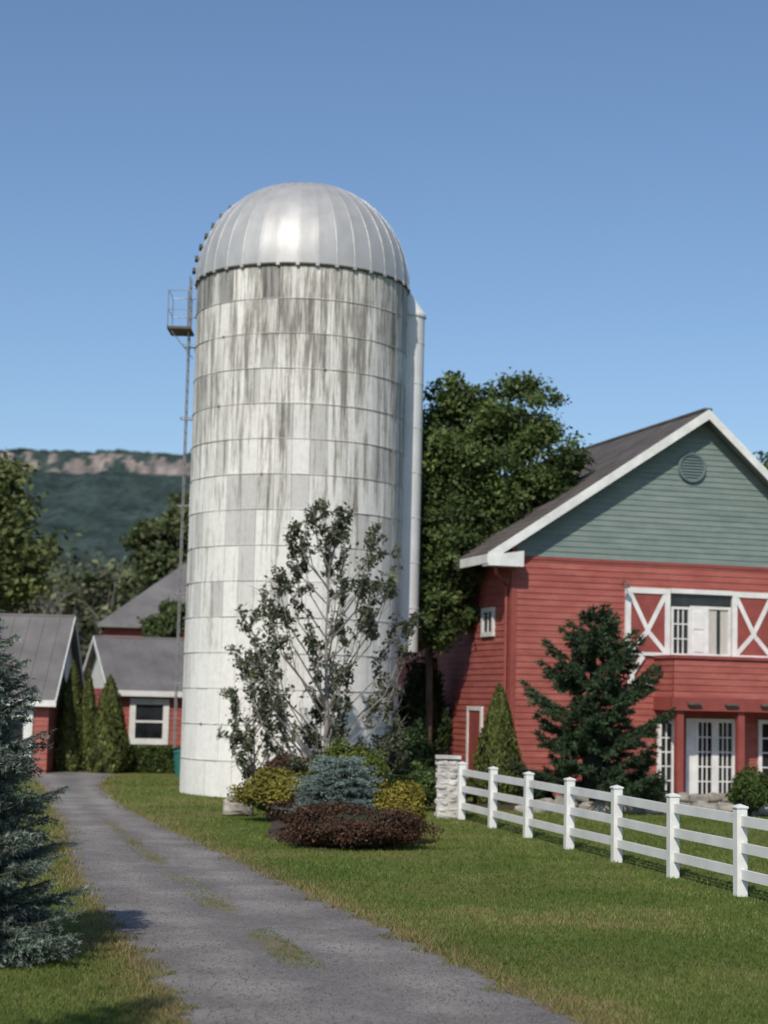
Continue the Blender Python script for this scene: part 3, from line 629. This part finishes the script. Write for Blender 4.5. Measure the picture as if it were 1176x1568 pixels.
# ---------------------------------------------------------------- conifers
conifer('blue_spruce_tree',(-4.35,18.0,0),3.95,1.30,220,(.068,.10,.070),.048,.0065,165,z0=.12,power=.60,droop=-.16,tip=(.22,.265,.235),twsp=.08,core=.55,irr=.25,rise=.35)
conifer('blue_spruce_tree',(-7.2,26.2,0),5.6,1.4,110,(.045,.075,.06),.08,.014,50,z0=.2,droop=-.25,tip=(.13,.18,.18),core=.5)
conifer('blue_spruce_tree',(-3.9,9.3,0),6.3,1.5,120,(.045,.075,.06),.08,.014,50,z0=.2,droop=-.25,tip=(.13,.18,.18),core=.5)  # unseen tree, added for its shadow on the near left corner
conifer('pine_tree',(5.45,45.2,0),4.95,1.75,74,(.042,.070,.034),.13,.020,125,z0=.35,power=.50,droop=.02,irr=.62,twsp=.22,curl=.28,core=.16,tlen=.45,whorl=11)
# ---------------------------------------------------------------- deciduous
def broadleaf(name,base,trunk,clumps,total,size,col,bark=M_bark,tr=.16,**k):
    e=empty(name,base); mb=MB(); h=trunk
    mb.tube([(0,0,0),(.03,0,h*.5),(0,.03,h)],[tr*1.25,tr,tr*.8],8)
    for c in clumps:
        c=Vector(c[:3]); mid=Vector((0,0,h))*.6+c*.4+Vector((0,0,-.15*(c.z-h))); mb.tube([(0,.03,h*.9),mid,c*.75+mid*.25,c],[tr*.6,tr*.4,tr*.2,.02],6)
        for q in range(5):
            d=Vector((random.gauss(0,1),random.gauss(0,1),random.gauss(.3,.8))).normalized()*.8; mb.tube([mid*.3+c*.7,c+d*.5,c+d],[tr*.16,.02,.008],4)
    mb.obj('trunk_and_limbs',bark,e,smooth=True); foliage('leaves',clumps,total,size,col,e,**k); return e
bt=(1.45,52.6)
cl=[(2.1,11.1,1.0),(2.05,11.75,.6),(3.0,10.9,.9),(3.9,11.05,1.1),(1.95,9.6,1.2),(3.2,9.6,1.45),(4.75,9.7,1.0),(5.1,8.95,.8),(2.1,8.0,1.25),(3.6,8.45,1.0),(1.8,6.5,1.0),(2.15,5.5,.85),(1.5,4.9,.8),(1.25,7.2,.9),(2.1,6.9,.9),(1.2,8.9,.7),(1.3,5.9,.8),(1.3,10.3,.6)]
clumps=[(x-bt[0],random.uniform(-1.4,0) if z>8 else random.uniform(-1.2,-.5),z,r*1.04) for x,z,r in cl]
broadleaf('maple_tree',(bt[0],bt[1],0),4.6,clumps,62000,.08,(.092,.132,.042),sub=34,sig=.17,shell=(.6,1.05),var=.24,tr=.11)
def rc(cx,cy,cz,r,n,sq=.8):
    out=[]
    for i in range(n):
        d=unit(rng.normal(size=3)); out.append((cx+d[0]*r*.7,cy+d[1]*r*.7,cz+d[2]*r*sq,r*random.uniform(.35,.6)))
    return out
broadleaf('maple_tree',(-18.4,76,0),4,rc(0,0,7.9,3.6,16,1.0),22000,.17,(.125,.15,.052),tr=.25)
broadleaf('ash_tree',(-12.7,108,0),5,rc(0,0,11.3,2.7,16,1.0),17000,.20,(.10,.125,.055),tr=.3)
broadleaf('ash_tree',(-9.9,81,0),3,rc(0,0,5.9,1.0,8,.9),5000,.12,(.09,.125,.044),tr=.12)
broadleaf('maple_tree',(17.6,72,0),5,rc(0,0,10.9,2.5,12,.9),14000,.15,(.075,.11,.04),tr=.25)
wd=empty('distant_woodland',(0,0,0)); cls=[]
for i in range(80):
    x=random.uniform(-60,45); y=random.uniform(122,168); h=random.uniform(11.0,14.0)*(y/128)**.75
    cls.append((x,y,h*.72,h*.30,1.1)); cls.append((x+random.uniform(-2,2),y-1.5,h*.38,h*.28,1.2))
foliage('canopy',cls,120000,.36,(.125,.145,.095),wd,var=.34,lvar=.2,sub=16,sig=.22)  # distance haze put into the pale olive-grey leaf colour
cls=[]
for i in range(34):
    x=-36+i*1.0+random.uniform(-.4,.4); y=random.uniform(111,119); h=random.uniform(7.5,12.3)
    cls.append((x,y,h*.78,h*.19,1.3)); cls.append((x+random.uniform(-1,1),y,h*.45,h*.20,1.2))
foliage('thin_canopy',cls,26000,.26,(.130,.150,.080),wd,var=.36,lvar=.22,sub=12,sig=.20,shell=(.3,1.1))
mb=MB()
for i in range(58):
    x=random.uniform(-36,-6); y=random.uniform(109,120); h=random.uniform(7,11.3); top=(x+random.gauss(0,1),y,h)
    mb.tube([(x,y,0),((x+top[0])/2+random.gauss(0,.3),y,h*.5),top],[.15,.10,.02],5)
    for q in range(9):
        f=random.uniform(.25,.9); p=Vector((x+(top[0]-x)*f,y,h*f)); d=Vector((random.gauss(0,1),random.gauss(0,.6),random.uniform(.6,1.8))).normalized()*h*(1-f*.7)*.32
        mb.tube([p,p+d*.5+Vector((0,0,.1)),p+d],[.06,.04,.012],4,cap=False)
        for r_ in range(3):
            p2=p+d*random.uniform(.3,.8); d2=(d.normalized()+Vector((random.gauss(0,.6),random.gauss(0,.4),random.gauss(0,.4)))).normalized()*random.uniform(.7,1.5); mb.tube([p2,p2+d2],[.03,.01],3,cap=False)
mb.obj('bare_trunks',M_barkf,wd)
cls=[(random.uniform(-34,-9),random.uniform(98,106),random.uniform(1,2.8),random.uniform(1.2,2.1),.9) for i in range(40)]
foliage('underbrush',cls,38000,.22,(.12,.145,.06),wd,var=.3,sub=14)
def youngtree(name,base,H,prof,nl,leafn,size,col,tr=.07,low=.9):
    e=empty(name,base); mb=MB(); mb.tube([(0,0,0),(.05,0,H*.3),(-.03,.02,H*.6),(.05,0,H*.96)],[tr,tr*.8,tr*.4,.01],7)
    A=[];B=[];T=[]
    for i in range(nl):
        f=(i+.5)/nl; zt=low+(H-low)*f**.9; az=i*2.4+random.uniform(-.5,.5); r=prof(zt/H)*random.uniform(.55,1.15)
        tip=Vector((math.cos(az)*r,math.sin(az)*r,zt+random.uniform(-.1,.35))); z0=max(.45,zt-r*random.uniform(1.1,1.7)-.3); st=Vector((.02,0,min(z0,H*.85)))
        mid=st*.5+tip*.5+Vector((math.cos(az)*r*.18,math.sin(az)*r*.18,-.12)); pts=[st,mid,tip]; mb.tube(pts,[.026,.016,.006],5,cap=False); tn=random.gauss(0,.18)
        for k in range(9):
            t=random.uniform(.38,1.0)**.8; p=(st.lerp(mid,t*2) if t<.5 else mid.lerp(tip,min(1,t*2-1)))
            d=((tip-st).normalized()*.7+Vector((random.gauss(0,.6),random.gauss(0,.6),random.gauss(.25,.4)))).normalized()*random.uniform(.2,.5)
            mb.tube([p,p+d],[.008,.003],3,cap=False)
            if random.random()<.7: A.append(p+d*.35);B.append(p+d*1.05);T.append(tn+random.gauss(0,.22))
        A.append(mid.lerp(tip,.6));B.append(tip);T.append(tn)
    mb.obj('trunk_and_limbs',M_barkg,e)
    A=np.array(A);B=np.array(B);T=np.array(T); wt=rng.random(len(A))**1.8+.05; wt/=wt.sum(); idx=rng.choice(len(A),leafn,p=wt); t=rng.random(leafn)[:,None]
    P=A[idx]*(1-t)+B[idx]*t+rng.normal(size=(leafn,3))*.06
    c=np.array(col)[None]*np.exp(T[idx]+rng.normal(0,.25,leafn))[:,None]
    leafmesh('leaves',P,size,c,M_leaf,e,.55); return e
prof=lambda f: float(np.interp(f,[0,.15,.3,.45,.6,.75,.88,.95,1.0],[1.4,1.9,2.1,2.15,2.1,2.0,1.5,.8,.3]))
youngtree('ornamental_pear_tree',(-1.30,42.6,0),7.2,prof,70,12500,.062,(.100,.112,.070))
prof2=lambda f: float(np.interp(f,[0,.3,.7,1.0],[.4,.7,.5,.15]))
youngtree('sapling_tree',(-3.05,43.2,0),3.9,prof2,20,2300,.062,(.095,.11,.064),tr=.03,low=.6)
# ---------------------------------------------------------------- distant escarpment
m,nt,bs=newmat('escarpment'); v=coords(nt); at=nd(nt,'ShaderNodeAttribute',attribute_name='Col')
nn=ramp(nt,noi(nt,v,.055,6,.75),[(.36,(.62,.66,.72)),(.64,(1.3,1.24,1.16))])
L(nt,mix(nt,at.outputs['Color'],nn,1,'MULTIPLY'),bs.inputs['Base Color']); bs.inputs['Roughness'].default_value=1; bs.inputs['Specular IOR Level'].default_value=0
prof_=[(1100,0),(1300,25),(1500,62),(1700,108),(1900,160),(2050,202),(2200,248),(2300,278),(2360,292),(2400,302),(2408,316),(2414,327),(2430,334),(2500,339),(2800,332)]
pf=[]
for (a,b),(c_,d_) in zip(prof_[:-1],prof_[1:]):
    k=max(2,int((c_-a)/14)) if c_-a>20 else 4
    for q in range(k): pf.append((a+(c_-a)*q/k,b+(d_-b)*q/k))
pf.append(prof_[-1]); xs=np.arange(-1500,700,6.0); V=[];C=[]
for (yy,zz) in pf:
    for x in xs:
        sc=1+.020*noise.noise(Vector((x*.004,0,2)))+.010*noise.noise(Vector((x*.015,0,4)))
        tap=1 if x<100 else max(.25,1-(x-100)/700); off=40*noise.noise(Vector((x*.006,1,1)))+14*noise.noise(Vector((x*.03,1,5)))
        rock_=301<=zz<=327; rv=noise.noise(Vector((x*.012,zz*.02,7)))+.7*noise.noise(Vector((x*.05,zz*.06,9)))+.5*noise.noise(Vector((x*.15,zz*.1,3)))
        isr=rock_ and rv>-.20
        h=noise.noise(Vector((x*.09,yy*.09,3)))*6+noise.noise(Vector((x*.21,yy*.2,8)))*5
        if isr: h*=.2
        if zz<2: h=0
        V.append((x,yy+off,zz*sc*tap+h)); t=.9+.5*noise.noise(Vector((x*.02,yy*.02,0)))+.35*noise.noise(Vector((x*.12,yy*.12,4))); q=.85+.7*noise.noise(Vector((x*.09,zz*.06,5)))
        C.append((.25*q,.222*q,.215*q) if isr else (.048*t,.072*t,.070*t))  # aerial haze is mixed into these bluish hill colours
nx_=len(xs); F=[(j*nx_+i,j*nx_+i+1,(j+1)*nx_+i+1,(j+1)*nx_+i) for j in range(len(pf)-1) for i in range(nx_-1)]
mesh_np('distant_escarpment_hill',V,F,m,col=np.array(C))
